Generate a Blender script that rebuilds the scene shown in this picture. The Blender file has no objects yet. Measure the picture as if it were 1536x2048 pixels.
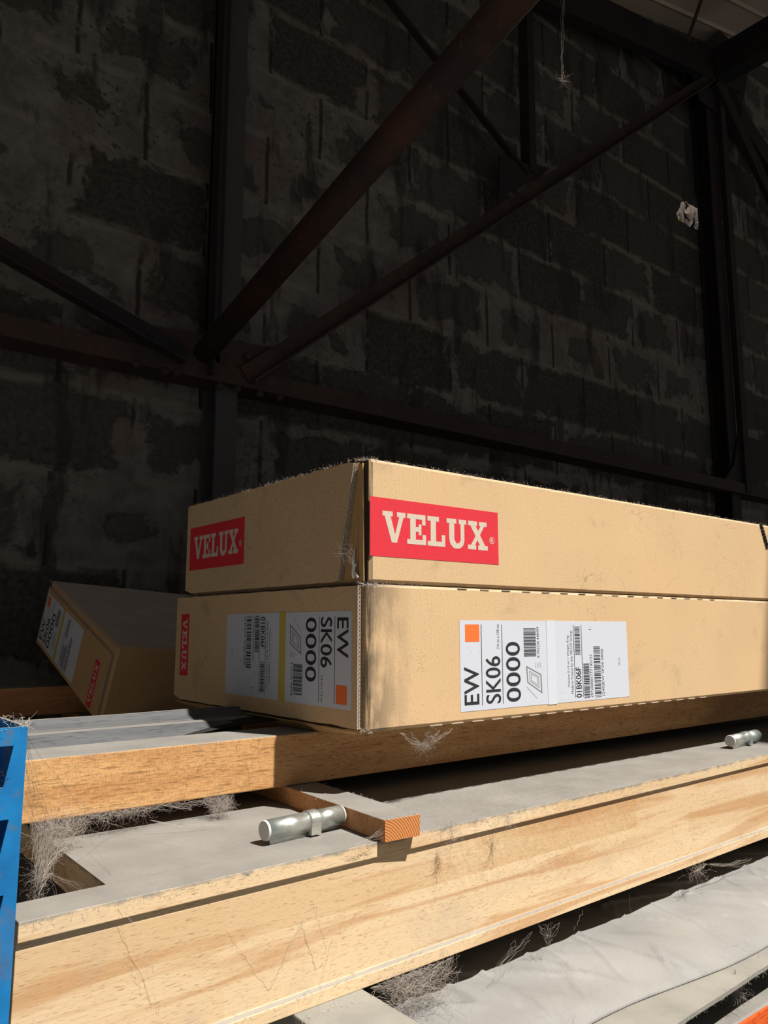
import bpy, bmesh, math, random
import numpy as np
from mathutils import Vector, Matrix, noise

# ------------------------------------------------------------------ camera, sky, sun, exposure
SC = bpy.context.scene
COL = SC.collection
H0 = 1.6                                  # eye height above the floor; coordinates below are relative to eye level
F_PX, CX, CY, HZ = 1557.0, 768.0, 1024.0, 231.0
PITCH = math.atan2(HZ, F_PX)
YAW = math.atan2(2740 - 768, math.hypot(F_PX, HZ))
FH = Vector((math.cos(YAW), math.sin(YAW), 0)); RT = Vector((math.sin(YAW), -math.cos(YAW), 0)); ZZ = Vector((0, 0, 1))
FW = math.cos(PITCH) * FH + math.sin(PITCH) * ZZ
UP = -math.sin(PITCH) * FH + math.cos(PITCH) * ZZ
cam_d = bpy.data.cameras.new('camera'); cam = bpy.data.objects.new('camera', cam_d); COL.objects.link(cam)
cam_d.sensor_fit = 'VERTICAL'; cam_d.sensor_height = 32.0; cam_d.lens = 32.0 * F_PX / 2048.0
cam_d.clip_start = 0.01; cam_d.clip_end = 200
cam.matrix_world = Matrix((RT, UP, -FW)).transposed().to_4x4()
cam.location = (0, 0, H0)
SC.camera = cam
SC.view_settings.view_transform = 'Standard'; SC.view_settings.look = 'None'
SC.view_settings.exposure = 0.0; SC.view_settings.gamma = 1.0; SC.view_settings.use_curve_mapping = False

W = bpy.data.worlds.new('sky'); SC.world = W; W.use_nodes = True
bgn = W.node_tree.nodes['Background']; bgn.inputs[0].default_value = (1.0, 0.965, 0.92, 1); bgn.inputs[1].default_value = 0.155
SUN_DIR = Vector((-0.255, 0.55, -1.0))
sd = bpy.data.lights.new('sun', 'SUN'); so = bpy.data.objects.new('sun', sd); COL.objects.link(so)
sd.energy = 8.3; sd.angle = math.radians(0.9); sd.color = (1.0, 0.93, 0.83)
so.rotation_euler = SUN_DIR.to_track_quat('-Z', 'Y').to_euler(); so.location = (1, -1, 5)

def at(x, y, X=None, Y=None, Z=None):
    """point where the sight line through a photo pixel meets a real plane (eye-relative)"""
    r = FW * F_PX + RT * (x - CX) + UP * (CY - y)
    t = X / r.x if X is not None else (Y / r.y if Y is not None else Z / r.z)
    return r * t

# ------------------------------------------------------------------ materials
def lin(c):
    return tuple(((v / 255) / 12.92 if v / 255 <= 0.04045 else ((v / 255 + 0.055) / 1.055) ** 2.4) for v in c)

class N:
    def __init__(s, name, rough=0.8, metal=0.0):
        s.m = bpy.data.materials.new(name); s.m.use_nodes = True
        s.t = s.m.node_tree; s.b = s.t.nodes['Principled BSDF']
        s.b.inputs['Roughness'].default_value = rough; s.b.inputs['Metallic'].default_value = metal
        s.b.inputs['Specular IOR Level'].default_value = 0.25
        s.co = s.t.nodes.new('ShaderNodeTexCoord').outputs['Object']
    def node(s, typ, **kw):
        n = s.t.nodes.new(typ)
        for k, v in kw.items(): setattr(n, k, v)
        return n
    def link(s, a, b): s.t.links.new(a, b)
    def put(s, sock, v):
        if isinstance(v, (int, float)): sock.default_value = v
        elif isinstance(v, (tuple, list)): sock.default_value = tuple(v) + ((1,) if len(v) == 3 and sock.type == 'RGBA' else ())
        else: s.link(v, sock)
    def map(s, scale=(1, 1, 1), loc=(0, 0, 0), rot=(0, 0, 0), src=None):
        n = s.node('ShaderNodeMapping'); s.link(src or s.co, n.inputs[0])
        n.inputs['Location'].default_value = loc; n.inputs['Scale'].default_value = scale; n.inputs['Rotation'].default_value = rot
        return n.outputs[0]
    def noise(s, scale, det=4, vec=None, dist=0.0, rough=0.55):
        n = s.node('ShaderNodeTexNoise'); s.link(vec or s.co, n.inputs['Vector'])
        n.inputs['Scale'].default_value = scale; n.inputs['Detail'].default_value = det
        n.inputs['Distortion'].default_value = dist; n.inputs['Roughness'].default_value = rough
        return n.outputs['Fac']
    def wave(s, scale, vec=None, dist=0.0, det=2, axis='X', dscale=1.0):
        n = s.node('ShaderNodeTexWave', bands_direction=axis); s.link(vec or s.co, n.inputs['Vector'])
        n.inputs['Scale'].default_value = scale; n.inputs['Distortion'].default_value = dist
        n.inputs['Detail'].default_value = det; n.inputs['Detail Scale'].default_value = dscale
        return n.outputs['Fac']
    def ramp(s, fac, stops):
        n = s.node('ShaderNodeValToRGB'); s.link(fac, n.inputs[0])
        e = n.color_ramp.elements
        while len(e) < len(stops): e.new(0.5)
        for el, (p, c) in zip(e, stops):
            el.position = p; el.color = (c, c, c, 1) if isinstance(c, (int, float)) else tuple(c) + (1,)
        return n.outputs[0]
    def mix(s, fac, a, b, mode='MIX'):
        n = s.node('ShaderNodeMix', data_type='RGBA', blend_type=mode)
        s.put(n.inputs[0], fac); s.put(n.inputs[6], a); s.put(n.inputs[7], b); return n.outputs[2]
    def math(s, op, a, b=0.0, c=0.0):
        n = s.node('ShaderNodeMath', operation=op); s.put(n.inputs[0], a); s.put(n.inputs[1], b); s.put(n.inputs[2], c); return n.outputs[0]
    def hair(s, scale, width, seed=0, dist=0.6):
        """thin hairline mask"""
        v = s.map(loc=(seed, seed * 1.7, seed * 2.3))
        n = s.math('ABSOLUTE', s.math('SUBTRACT', s.noise(scale, 3, v, dist), 0.5))
        brk = s.ramp(s.noise(scale * 0.35, 2, s.map(loc=(seed + 5, 2, 7))), [(0.55, 0.0), (0.62, 1.0)])
        return s.math('MULTIPLY', s.ramp(n, [(0.0, 1.0), (width, 0.0)]), brk)
    def up(s, lo=0.55, hi=0.8, jitter=None):
        g = s.node('ShaderNodeNewGeometry'); sp = s.node('ShaderNodeSeparateXYZ'); s.link(g.outputs['Normal'], sp.inputs[0])
        return s.ramp(sp.outputs[2], [(lo, 0.0), (hi, 1.0)])
    def sep(s, src=None):
        sp = s.node('ShaderNodeSeparateXYZ'); s.link(src or s.co, sp.inputs[0]); return sp.outputs
    def bump(s, h, strength=0.3, dist=0.001, prev=None):
        n = s.node('ShaderNodeBump'); s.link(h, n.inputs['Height'])
        n.inputs['Strength'].default_value = strength; n.inputs['Distance'].default_value = dist
        if prev is not None: s.link(prev, n.inputs['Normal'])
        s.link(n.outputs[0], s.b.inputs['Normal']); return n.outputs[0]
    def out(s, col, rough=None):
        s.put(s.b.inputs['Base Color'], col)
        if rough is not None: s.put(s.b.inputs['Roughness'], rough)
        return s.m

DUST = (0.225, 0.218, 0.205)
def dust_col(n, base=DUST):
    c = n.mix(n.ramp(n.noise(18, 4), [(0.3, 0.0), (0.7, 1.0)]), tuple(v * 0.86 for v in base), tuple(v * 1.1 for v in base))
    c = n.mix(n.ramp(n.noise(800, 2), [(0.62, 0.0), (0.72, 0.6)]), c, tuple(v * 0.45 for v in base))
    c = n.mix(n.math('MULTIPLY', n.hair(22, 0.005, 3, 0.8), 0.4), c, tuple(v * 0.4 for v in base))
    return c

def mat_dust(name='dusty surface', base=DUST):
    n = N(name, 0.95); c = dust_col(n, base); n.bump(n.noise(500, 3), 0.35, 0.0006); return n.out(c)

def mat_card(name, base=(0.60, 0.435, 0.265), seed=0.0, edge_dirt=0.02, dust=DUST):
    n = N(name, 0.85)
    off = n.map(loc=(seed, seed, seed))
    c = n.mix(n.ramp(n.noise(6, 4, off), [(0.3, 0.0), (0.7, 1.0)]), tuple(v * 0.93 for v in base), tuple(v * 1.06 for v in base))
    c = n.mix(n.ramp(n.noise(700, 3, n.map(scale=(0.6, 0.6, 1.0))), [(0.38, 0.42), (0.60, 0.0)]), c, tuple(v * 0.5 for v in base))
    c = n.mix(n.ramp(n.noise(330, 3, n.map(loc=(seed + 4, 4, 4)), 0.3, 0.7), [(0.60, 0.0), (0.68, 0.55)]), c, (0.16, 0.13, 0.10))
    c = n.mix(n.ramp(n.noise(1.6, 2, n.map(loc=(seed, 8, 1))), [(0.4, 0.0), (0.65, 0.5)]), c, tuple(v * m for v, m in zip(base, (1.06, 0.98, 0.86))))
    c = n.mix(n.ramp(n.noise(14, 6, n.map(loc=(seed + 3, 1, 2)), 0.5), [(0.60, 0.0), (0.78, 0.45)]), c, (0.20, 0.17, 0.13))
    c = n.mix(n.math('MULTIPLY', n.hair(11, 0.0022, seed + 1, 0.5), 0.45), c, (0.13, 0.10, 0.08))
    c = n.mix(n.math('MULTIPLY', n.hair(34, 0.005, seed + 9, 0.5), 0.35), c, (0.18, 0.14, 0.10))
    if edge_dirt:
        x = n.sep()[0]
        m = n.math('MULTIPLY', n.ramp(x, [(0.0, 1.0), (edge_dirt, 0.0)]), n.ramp(n.noise(45, 5, n.map(scale=(1.2, 1, 0.35))), [(0.33, 0.0), (0.58, 0.9)]))
        c = n.mix(m, c, (0.075, 0.065, 0.055))
    c = n.mix(n.math('MULTIPLY', n.up(0.6, 0.9), 0.9), c, dust_col(n, dust))
    b = n.bump(n.noise(900, 2), 0.25, 0.0004)
    n.bump(n.wave(55, n.map(), 0.2, 1, 'X'), 0.10, 0.0006, b)
    return n.out(c)

def mat_flat(name, base, rough=0.6, speck=0.25, seed=0.0, metal=0.0, hairs=0.5):
    n = N(name, rough, metal)
    c = n.mix(n.ramp(n.noise(450, 3, n.map(loc=(seed, 0, 0))), [(0.45, speck), (0.65, 0.0)]), base, tuple(v * 0.65 for v in base))
    c = n.mix(n.math('MULTIPLY', n.hair(20, 0.006, seed + 4, 1.0), hairs), c, tuple(v * 0.35 + 0.01 for v in base))
    return n.out(c)

def mat_plain(name, base, rough=0.7, metal=0.0):
    n = N(name, rough, metal); return n.out(n.mix(n.noise(60, 2), tuple(v * 0.93 for v in base), tuple(v * 1.07 for v in base)))

def mat_beech():
    n = N('pale beech wood', 0.62)
    br = n.node('ShaderNodeTexBrick'); br.offset = 0.43; br.squash = 1.0
    sx, sy, sz = n.sep()
    cmb = n.node('ShaderNodeCombineXYZ'); n.link(sx, cmb.inputs[0]); n.link(n.math('ADD', n.math('MULTIPLY', sy, 0.0), sz), cmb.inputs[1])
    n.link(cmb.outputs[0], br.inputs['Vector'])
    br.inputs['Scale'].default_value = 1.0; br.inputs['Brick Width'].default_value = 0.31; br.inputs['Row Height'].default_value = 0.036
    br.inputs['Mortar Size'].default_value = 0.0; br.inputs['Bias'].default_value = 0.0
    br.inputs['Color1'].default_value = (0.66, 0.51, 0.33, 1); br.inputs['Color2'].default_value = (0.54, 0.37, 0.205, 1)
    c = br.outputs['Color']
    g = n.noise(9, 5, n.map(scale=(0.35, 2, 5.5)), 0.8)
    c = n.mix(n.ramp(g, [(0.50, 0.0), (0.62, 0.6)]), c, (0.44, 0.225, 0.095))
    c = n.mix(n.ramp(n.noise(7, 4, n.map(scale=(0.5, 2, 4), loc=(4, 2, 1))), [(0.55, 0.0), (0.72, 0.5)]), c, (0.68, 0.56, 0.40))
    c = n.mix(n.ramp(n.noise(300, 2, n.map(scale=(0.45, 1, 3.6), rot=(0, 0.12, 0))), [(0.58, 0.0), (0.68, 0.60)]), c, (0.30, 0.175, 0.09))
    c = n.mix(n.ramp(n.noise(11, 5, n.map(loc=(1, 7, 3))), [(0.60, 0.0), (0.75, 0.35)]), c, (0.33, 0.29, 0.24))
    c = n.mix(n.math('MULTIPLY', n.hair(8, 0.0014, 2.0, 0.3), 0.35), c, (0.22, 0.17, 0.13))
    creep = n.math('ADD', sz, n.math('MULTIPLY', n.math('SUBTRACT', n.noise(60, 6, n.map(scale=(0.6, 1, 1)), 0.3, 0.7), 0.5), 0.020))
    c = n.mix(n.ramp(creep, [(0.1262, 0.0), (0.1290, 0.9)]), c, dust_col(n))
    c = n.mix(n.up(0.5, 0.85), c, dust_col(n))
    b = n.bump(n.noise(240, 3, n.map(scale=(0.25, 1, 1.5))), 0.22, 0.0008)
    chis = n.math('MULTIPLY', n.noise(120, 2, n.map(scale=(1.0, 1, 0.45))), n.math('MULTIPLY', n.ramp(sx, [(0.40, 0.0), (0.44, 1.0), (0.78, 1.0), (0.84, 0.0)]), n.ramp(sz, [(0.04, 0.0), (0.06, 1.0)])))
    n.bump(chis, 0.7, 0.0016, b)
    return n.out(c)

def mat_wood(name, c1, c2, hatch=False, rough=0.65, dust=True, seed=0.0, lo=0.5, hi=0.85, creep=None):
    n = N(name, rough)
    g = n.noise(10, 6, n.map(scale=(0.5, 2.5, 5), loc=(seed, 0, 0)), 0.7)
    c = n.mix(n.ramp(g, [(0.35, 0.0), (0.65, 1.0)]), c1, c2)
    c = n.mix(n.ramp(n.noise(330, 2, n.map(scale=(0.12, 1, 1.2))), [(0.56, 0.0), (0.66, 0.6)]), c, tuple(v * 0.4 for v in c1))
    if hatch:
        h1 = n.ramp(n.noise(300, 2, n.map(scale=(0.35, 1, 3.2))), [(0.52, 0.0), (0.62, 0.55)])
        h2 = n.ramp(n.noise(300, 2, n.map(scale=(3.2, 1, 0.5), loc=(7, 0, 0))), [(0.52, 0.0), (0.62, 0.45)])
        m = n.math('MULTIPLY', n.math('MAXIMUM', h1, h2), n.ramp(n.noise(14, 4), [(0.3, 0.45), (0.6, 1.0)]))
        c = n.mix(m, c, tuple(v * 0.35 for v in c1))
        c = n.mix(n.math('MULTIPLY', n.hair(8, 0.002, 6.0, 0.3), 0.4), c, tuple(v * 0.3 for v in c1))
    if creep:
        cz = n.math('ADD', n.sep()[2], n.math('MULTIPLY', n.math('SUBTRACT', n.noise(55, 6, n.map(scale=(0.6, 1, 1)), 0.3, 0.7), 0.5), 0.022))
        c = n.mix(n.ramp(n.math('SUBTRACT', cz, creep), [(0.0, 0.0), (0.004, 0.9)]), c, dust_col(n))
    if dust: c = n.mix(n.up(lo, hi), c, dust_col(n))
    n.bump(n.noise(330, 2, n.map(scale=(0.12, 1, 1.2))), 0.3, 0.0008)
    return n.out(c)

def mat_endgrain():
    n = N('orange end grain', 0.7)
    v = n.map(loc=(0.030, 0, 0.012))
    w = n.node('ShaderNodeTexWave', wave_type='RINGS', rings_direction='Y'); n.link(v, w.inputs['Vector'])
    w.inputs['Scale'].default_value = 120; w.inputs['Distortion'].default_value = 0.6; w.inputs['Detail'].default_value = 2
    c = n.mix(n.ramp(w.outputs['Fac'], [(0.15, 1.0), (0.6, 0.0)]), (0.60, 0.255, 0.085), (0.30, 0.10, 0.035))
    return n.out(c)

def mat_galv():
    n = N('galvanised steel', 0.38, 0.75)
    n.b.inputs['Specular IOR Level'].default_value = 0.5
    c = n.mix(n.ramp(n.noise(30, 5, n.map(scale=(0.4, 1, 1))), [(0.4, 0.0), (0.65, 1.0)]), (0.36, 0.42, 0.42), (0.60, 0.60, 0.55))
    c = n.mix(n.ramp(n.noise(60, 4), [(0.6, 0.0), (0.75, 0.5)]), c, (0.30, 0.26, 0.20))
    c = n.mix(n.math('MULTIPLY', n.up(0.55, 0.95), n.ramp(n.noise(200, 3), [(0.35, 0.45), (0.65, 0.85)])), c, (0.34, 0.33, 0.30))
    return n.out(c, n.ramp(n.noise(80, 3), [(0.3, 0.3), (0.7, 0.55)]))

def mat_blue():
    n = N('scuffed blue paint', 0.45)
    c = n.mix(n.ramp(n.noise(16, 4), [(0.35, 0.0), (0.65, 1.0)]), (0.008, 0.115, 0.33), (0.012, 0.20, 0.50))
    c = n.mix(n.ramp(n.noise(24, 6, n.map(scale=(1, 1, 0.6), loc=(2, 0, 1)), 0.8), [(0.54, 0.0), (0.66, 0.85)]), c, (0.12, 0.075, 0.05))
    c = n.mix(n.ramp(n.noise(90, 3, n.map(loc=(2, 6, 1))), [(0.60, 0.0), (0.72, 0.6)]), c, (0.10, 0.12, 0.14))
    c = n.mix(n.up(0.5, 0.8), c, DUST)
    n.bump(n.noise(120, 4), 0.25, 0.0008)
    return n.out(c)

def mat_steel(name, base, rust, amt=0.5, seed=0.0):
    n = N(name, 0.75)
    c = n.mix(n.ramp(n.noise(7, 5, n.map(loc=(seed, 0, 0))), [(0.40, 0.0), (0.70, amt)]), base, rust)
    c = n.mix(n.ramp(n.noise(60, 4, n.map(loc=(seed, 3, 0))), [(0.60, 0.0), (0.72, 0.35)]), c, tuple(min(1, v * 2.2 + 0.01) for v in rust))
    n.bump(n.noise(70, 4), 0.3, 0.002)
    return n.out(c)

def mat_blocks():
    n = N('shade-darkened concrete blockwork', 0.95)  # block colours darkened to hold the shade over this wall
    RH, BW = 0.235, 0.40
    sx, sy, sz = n.sep()
    def jit(scale, amp, loc): return n.math('MULTIPLY', n.math('SUBTRACT', n.noise(scale, 5, n.map(loc=loc), 0.0, 0.6), 0.5), amp)
    x = n.math('ADD', n.math('ADD', sx, -0.15), jit(6, 0.03, (1, 0, 0)))
    y = n.math('ADD', n.math('ADD', sz, -0.11), jit(5, 0.035, (0, 0, 4)))
    ry = n.math('DIVIDE', y, RH); row = n.math('FLOOR', ry); fy = n.math('FRACT', ry)
    even = n.math('SUBTRACT', 1.0, n.math('MODULO', row, 2.0))
    rx = n.math('DIVIDE', n.math('ADD', x, n.math('MULTIPLY', even, BW / 2)), BW)
    colm = n.math('FLOOR', rx); fx = n.math('FRACT', rx)
    dx = n.math('MULTIPLY', n.math('MINIMUM', fx, n.math('SUBTRACT', 1.0, fx)), BW)
    dy = n.math('MULTIPLY', n.math('MINIMUM', fy, n.math('SUBTRACT', 1.0, fy)), RH)
    cb = n.node('ShaderNodeCombineXYZ'); n.link(colm, cb.inputs[0]); n.link(row, cb.inputs[1])
    wn = n.node('ShaderNodeTexWhiteNoise'); n.link(cb.outputs[0], wn.inputs['Vector']); rnd = wn.outputs['Value']
    # cement smeared raggedly from the joints over each block
    edge = n.math('MINIMUM', dx, n.math('MULTIPLY', dy, 1.5))
    rag = n.math('ADD', edge, n.math('MULTIPLY', n.math('SUBTRACT', n.noise(9, 8, n.map(loc=(3, 1, 2)), 0.5, 0.72), 0.5), 0.34))
    rag = n.math('ADD', rag, n.math('MULTIPLY', n.math('SUBTRACT', n.noise(1.1, 3, n.map(loc=(7, 1, 5))), 0.5), 0.45))
    rag = n.math('SUBTRACT', rag, n.math('MULTIPLY', n.math('SUBTRACT', rnd, 0.45), 0.16))
    smear = n.ramp(rag, [(0.012, 1.0), (0.038, 0.0)])
    dark = n.mix(rnd, (0.040, 0.038, 0.033), (0.082, 0.078, 0.070))
    dark = n.mix(n.ramp(n.noise(70, 5), [(0.4, 0.0), (0.7, 0.6)]), dark, (0.11, 0.105, 0.095))
    light = n.mix(n.ramp(n.noise(14, 7, None, 0.3, 0.7), [(0.35, 0.0), (0.65, 1.0)]), (0.110, 0.105, 0.100), (0.195, 0.187, 0.178))
    light = n.mix(n.ramp(n.noise(2.5, 3, n.map(loc=(5, 5, 5))), [(0.54, 0.0), (0.68, 0.6)]), light, (0.145, 0.105, 0.095))
    c = n.mix(smear, dark, light)
    pits = n.ramp(n.noise(55, 6, n.map(loc=(2, 2, 2)), 0.3, 0.75), [(0.54, 0.0), (0.62, 1.0)])
    pz = n.ramp(n.noise(2.0, 4, n.map(loc=(8, 2, 6))), [(0.45, 0.1), (0.6, 1.0)])
    c = n.mix(n.math('MULTIPLY', n.math('MULTIPLY', pits, pz), 0.85), c, (0.030, 0.028, 0.026))
    bed = n.math('MULTIPLY', n.ramp(dy, [(0.006, 1.0), (0.020, 0.0)]), n.ramp(n.noise(7, 6, n.map(loc=(1, 1, 1))), [(0.42, 0.0), (0.52, 1.0)]))
    c = n.mix(n.math('MULTIPLY', bed, 0.75), c, (0.20, 0.19, 0.175))
    head = n.math('MULTIPLY', n.ramp(dx, [(0.003, 1.0), (0.008, 0.0)]), n.ramp(n.noise(6, 4, n.map(loc=(4, 1, 9))), [(0.42, 0.0), (0.50, 1.0)]))
    c = n.mix(n.math('MULTIPLY', head, 0.8), c, (0.016, 0.015, 0.014))
    run = n.ramp(n.noise(7, 5, n.map(scale=(1.6, 1, 0.45), loc=(6, 3, 3))), [(0.56, 0.0), (0.64, 0.75)])
    c = n.mix(run, c, (0.036, 0.034, 0.033))
    h = n.math('ADD', n.math('MULTIPLY', n.noise(45, 8, None, 0.3, 0.75), 0.8), n.math('MULTIPLY', smear, 0.55))
    h = n.math('SUBTRACT', h, n.math('MULTIPLY', head, 1.2)); h = n.math('ADD', h, n.math('MULTIPLY', bed, 0.4))
    n.bump(h, 0.9, 0.010)
    return n.out(c)

def mat_plastic():
    n = N('dusty clear plastic wrap', 0.5)
    base = (0.26, 0.26, 0.255)
    c = n.mix(n.ramp(n.noise(7, 5), [(0.35, 0.0), (0.65, 1.0)]), base, (0.205, 0.205, 0.205))
    c = n.mix(n.ramp(n.noise(900, 2), [(0.62, 0.0), (0.72, 0.5)]), c, (0.08, 0.08, 0.08))
    c = n.mix(n.math('MULTIPLY', n.hair(16, 0.003, 2, 0.6), 0.45), c, (0.05, 0.05, 0.05))
    c = n.mix(n.ramp(n.noise(9, 3, n.map(loc=(4, 4, 4))), [(0.62, 0.0), (0.70, 0.5)]), c, (0.32, 0.33, 0.36))
    b = n.bump(n.noise(28, 4, n.map(scale=(1, 0.5, 1)), 1.2), 0.35, 0.004)
    n.bump(n.noise(300, 3), 0.3, 0.0006, b)
    return n.out(c, n.ramp(n.noise(12, 4), [(0.4, 0.45), (0.6, 0.9)]))

M = dict(
    card_a=mat_card('kraft cardboard upper', seed=0.0, edge_dirt=0.0),
    card_b=mat_card('kraft cardboard lower', seed=3.3, edge_dirt=0.075),
    card_f=mat_card('kraft cardboard end flap', seed=4.4, edge_dirt=0.0),
    card_c=mat_card('kraft cardboard leaning', seed=6.1, edge_dirt=0.0, base=(0.50, 0.33, 0.18), dust=(0.42, 0.41, 0.39)),  # paler dust puts extra light on the box top into its colour
    card_in=mat_plain('cardboard inside', (0.46, 0.29, 0.13), 0.9),
    card_edge=mat_plain('cut cardboard edge', (0.50, 0.42, 0.34), 0.95),
    card_slot=mat_plain('perforation slot', (0.12, 0.095, 0.065), 0.95),
    card_dark=mat_plain('painted gap shade', (0.05, 0.035, 0.025), 0.95),
    red=mat_flat('printed red', (0.66, 0.035, 0.055), 0.6, 0.3, 1.0),
    cream=mat_flat('unprinted lettering', (0.60, 0.53, 0.44), 0.8, 0.3, 2.0),
    label=mat_flat('white label paper', (0.56, 0.60, 0.70), 0.55, 0.12, 3.0, hairs=0.4),
    ink=mat_flat('black ink', (0.028, 0.028, 0.032), 0.6, 0.2, 4.0, hairs=0.0),
    greyink=mat_flat('grey ink', (0.22, 0.22, 0.23), 0.6, 0.2, 4.0, hairs=0.0),
    orange=mat_flat('orange print', (0.80, 0.17, 0.04), 0.6, 0.2, 5.0),
    tape=mat_flat('clear tape', (0.60, 0.64, 0.73), 0.3, 0.1, 6.0),
    ytape=mat_flat('yellowed tape', (0.52, 0.42, 0.10), 0.35, 0.1, 7.0),
    glue=mat_plain('white glue', (0.75, 0.73, 0.70), 0.35),
    beech=mat_beech(),
    brown=mat_wood('reddish brown hardwood', (0.48, 0.245, 0.10), (0.63, 0.375, 0.165), True, creep=0.0585),
    brown2=mat_wood('dark brown hardwood', (0.40, 0.19, 0.085), (0.52, 0.27, 0.12), False, seed=4.0),
    pine=mat_wood('orange pine', (0.42, 0.20, 0.08), (0.52, 0.27, 0.115), False, seed=2.0),
    endgrain=mat_endgrain(), dust=mat_dust(), dustboard=mat_dust('dusty board', (0.24, 0.235, 0.215)),
    galv=mat_galv(), blue=mat_blue(),
    cap=mat_plain('white plastic cap', (0.55, 0.55, 0.54), 0.5),
    grey=mat_wood('grey coated sheet', (0.075, 0.079, 0.087), (0.105, 0.11, 0.12), False, seed=1.0, dust=True, lo=0.965, hi=1.0),
    steel=mat_steel('dark painted steel', (0.014, 0.014, 0.017), (0.030, 0.016, 0.013), 0.8),
    steelred=mat_steel('red oxide steel', (0.030, 0.022, 0.021), (0.058, 0.032, 0.028), 0.8, 2.0),
    rust=mat_steel('rusty pipe', (0.018, 0.013, 0.012), (0.055, 0.022, 0.014), 0.8, 5.0),
    postface=mat_steel('grey painted steel', (0.048, 0.050, 0.056), (0.060, 0.048, 0.045), 0.5, 7.0),
    blocks=mat_blocks(), plastic=mat_plastic(),
    orangesteel=mat_wood('orange painted steel', (0.60, 0.09, 0.02), (0.66, 0.12, 0.03), False, 0.5, seed=8.0),
    web=mat_plain('grey cobweb silk', (0.36, 0.32, 0.29), 0.95),
    floor=mat_plain('concrete floor', (0.14, 0.13, 0.12), 0.9),
    roof=mat_plain('pale fibre cement sheet', (0.46, 0.385, 0.33), 0.9),
    stone=mat_flat('pale rubble stone', (0.105, 0.082, 0.073), 0.9, 0.5, 9.0),
    leaf=mat_plain('green leaf', (0.45, 0.80, 0.10), 0.6),
    fluff=mat_plain('dust fluff', (0.46, 0.42, 0.38), 0.95),
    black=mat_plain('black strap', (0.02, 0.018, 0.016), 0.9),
)

# ------------------------------------------------------------------ mesh helpers (eye-relative coordinates)
def tag(o, label=None, cat=None, group=None, kind=None):
    for k, v in (('label', label), ('category', cat), ('group', group), ('kind', kind)):
        if v: o[k] = v
    return o

def empty(name, loc):
    o = bpy.data.objects.new(name, None); COL.objects.link(o); o.empty_display_size = 0.05
    o.location = (loc[0], loc[1], loc[2] + H0); return o

def wloc(o):
    v = Vector((0, 0, 0))
    while o is not None: v += o.location; o = o.parent
    return v

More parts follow.
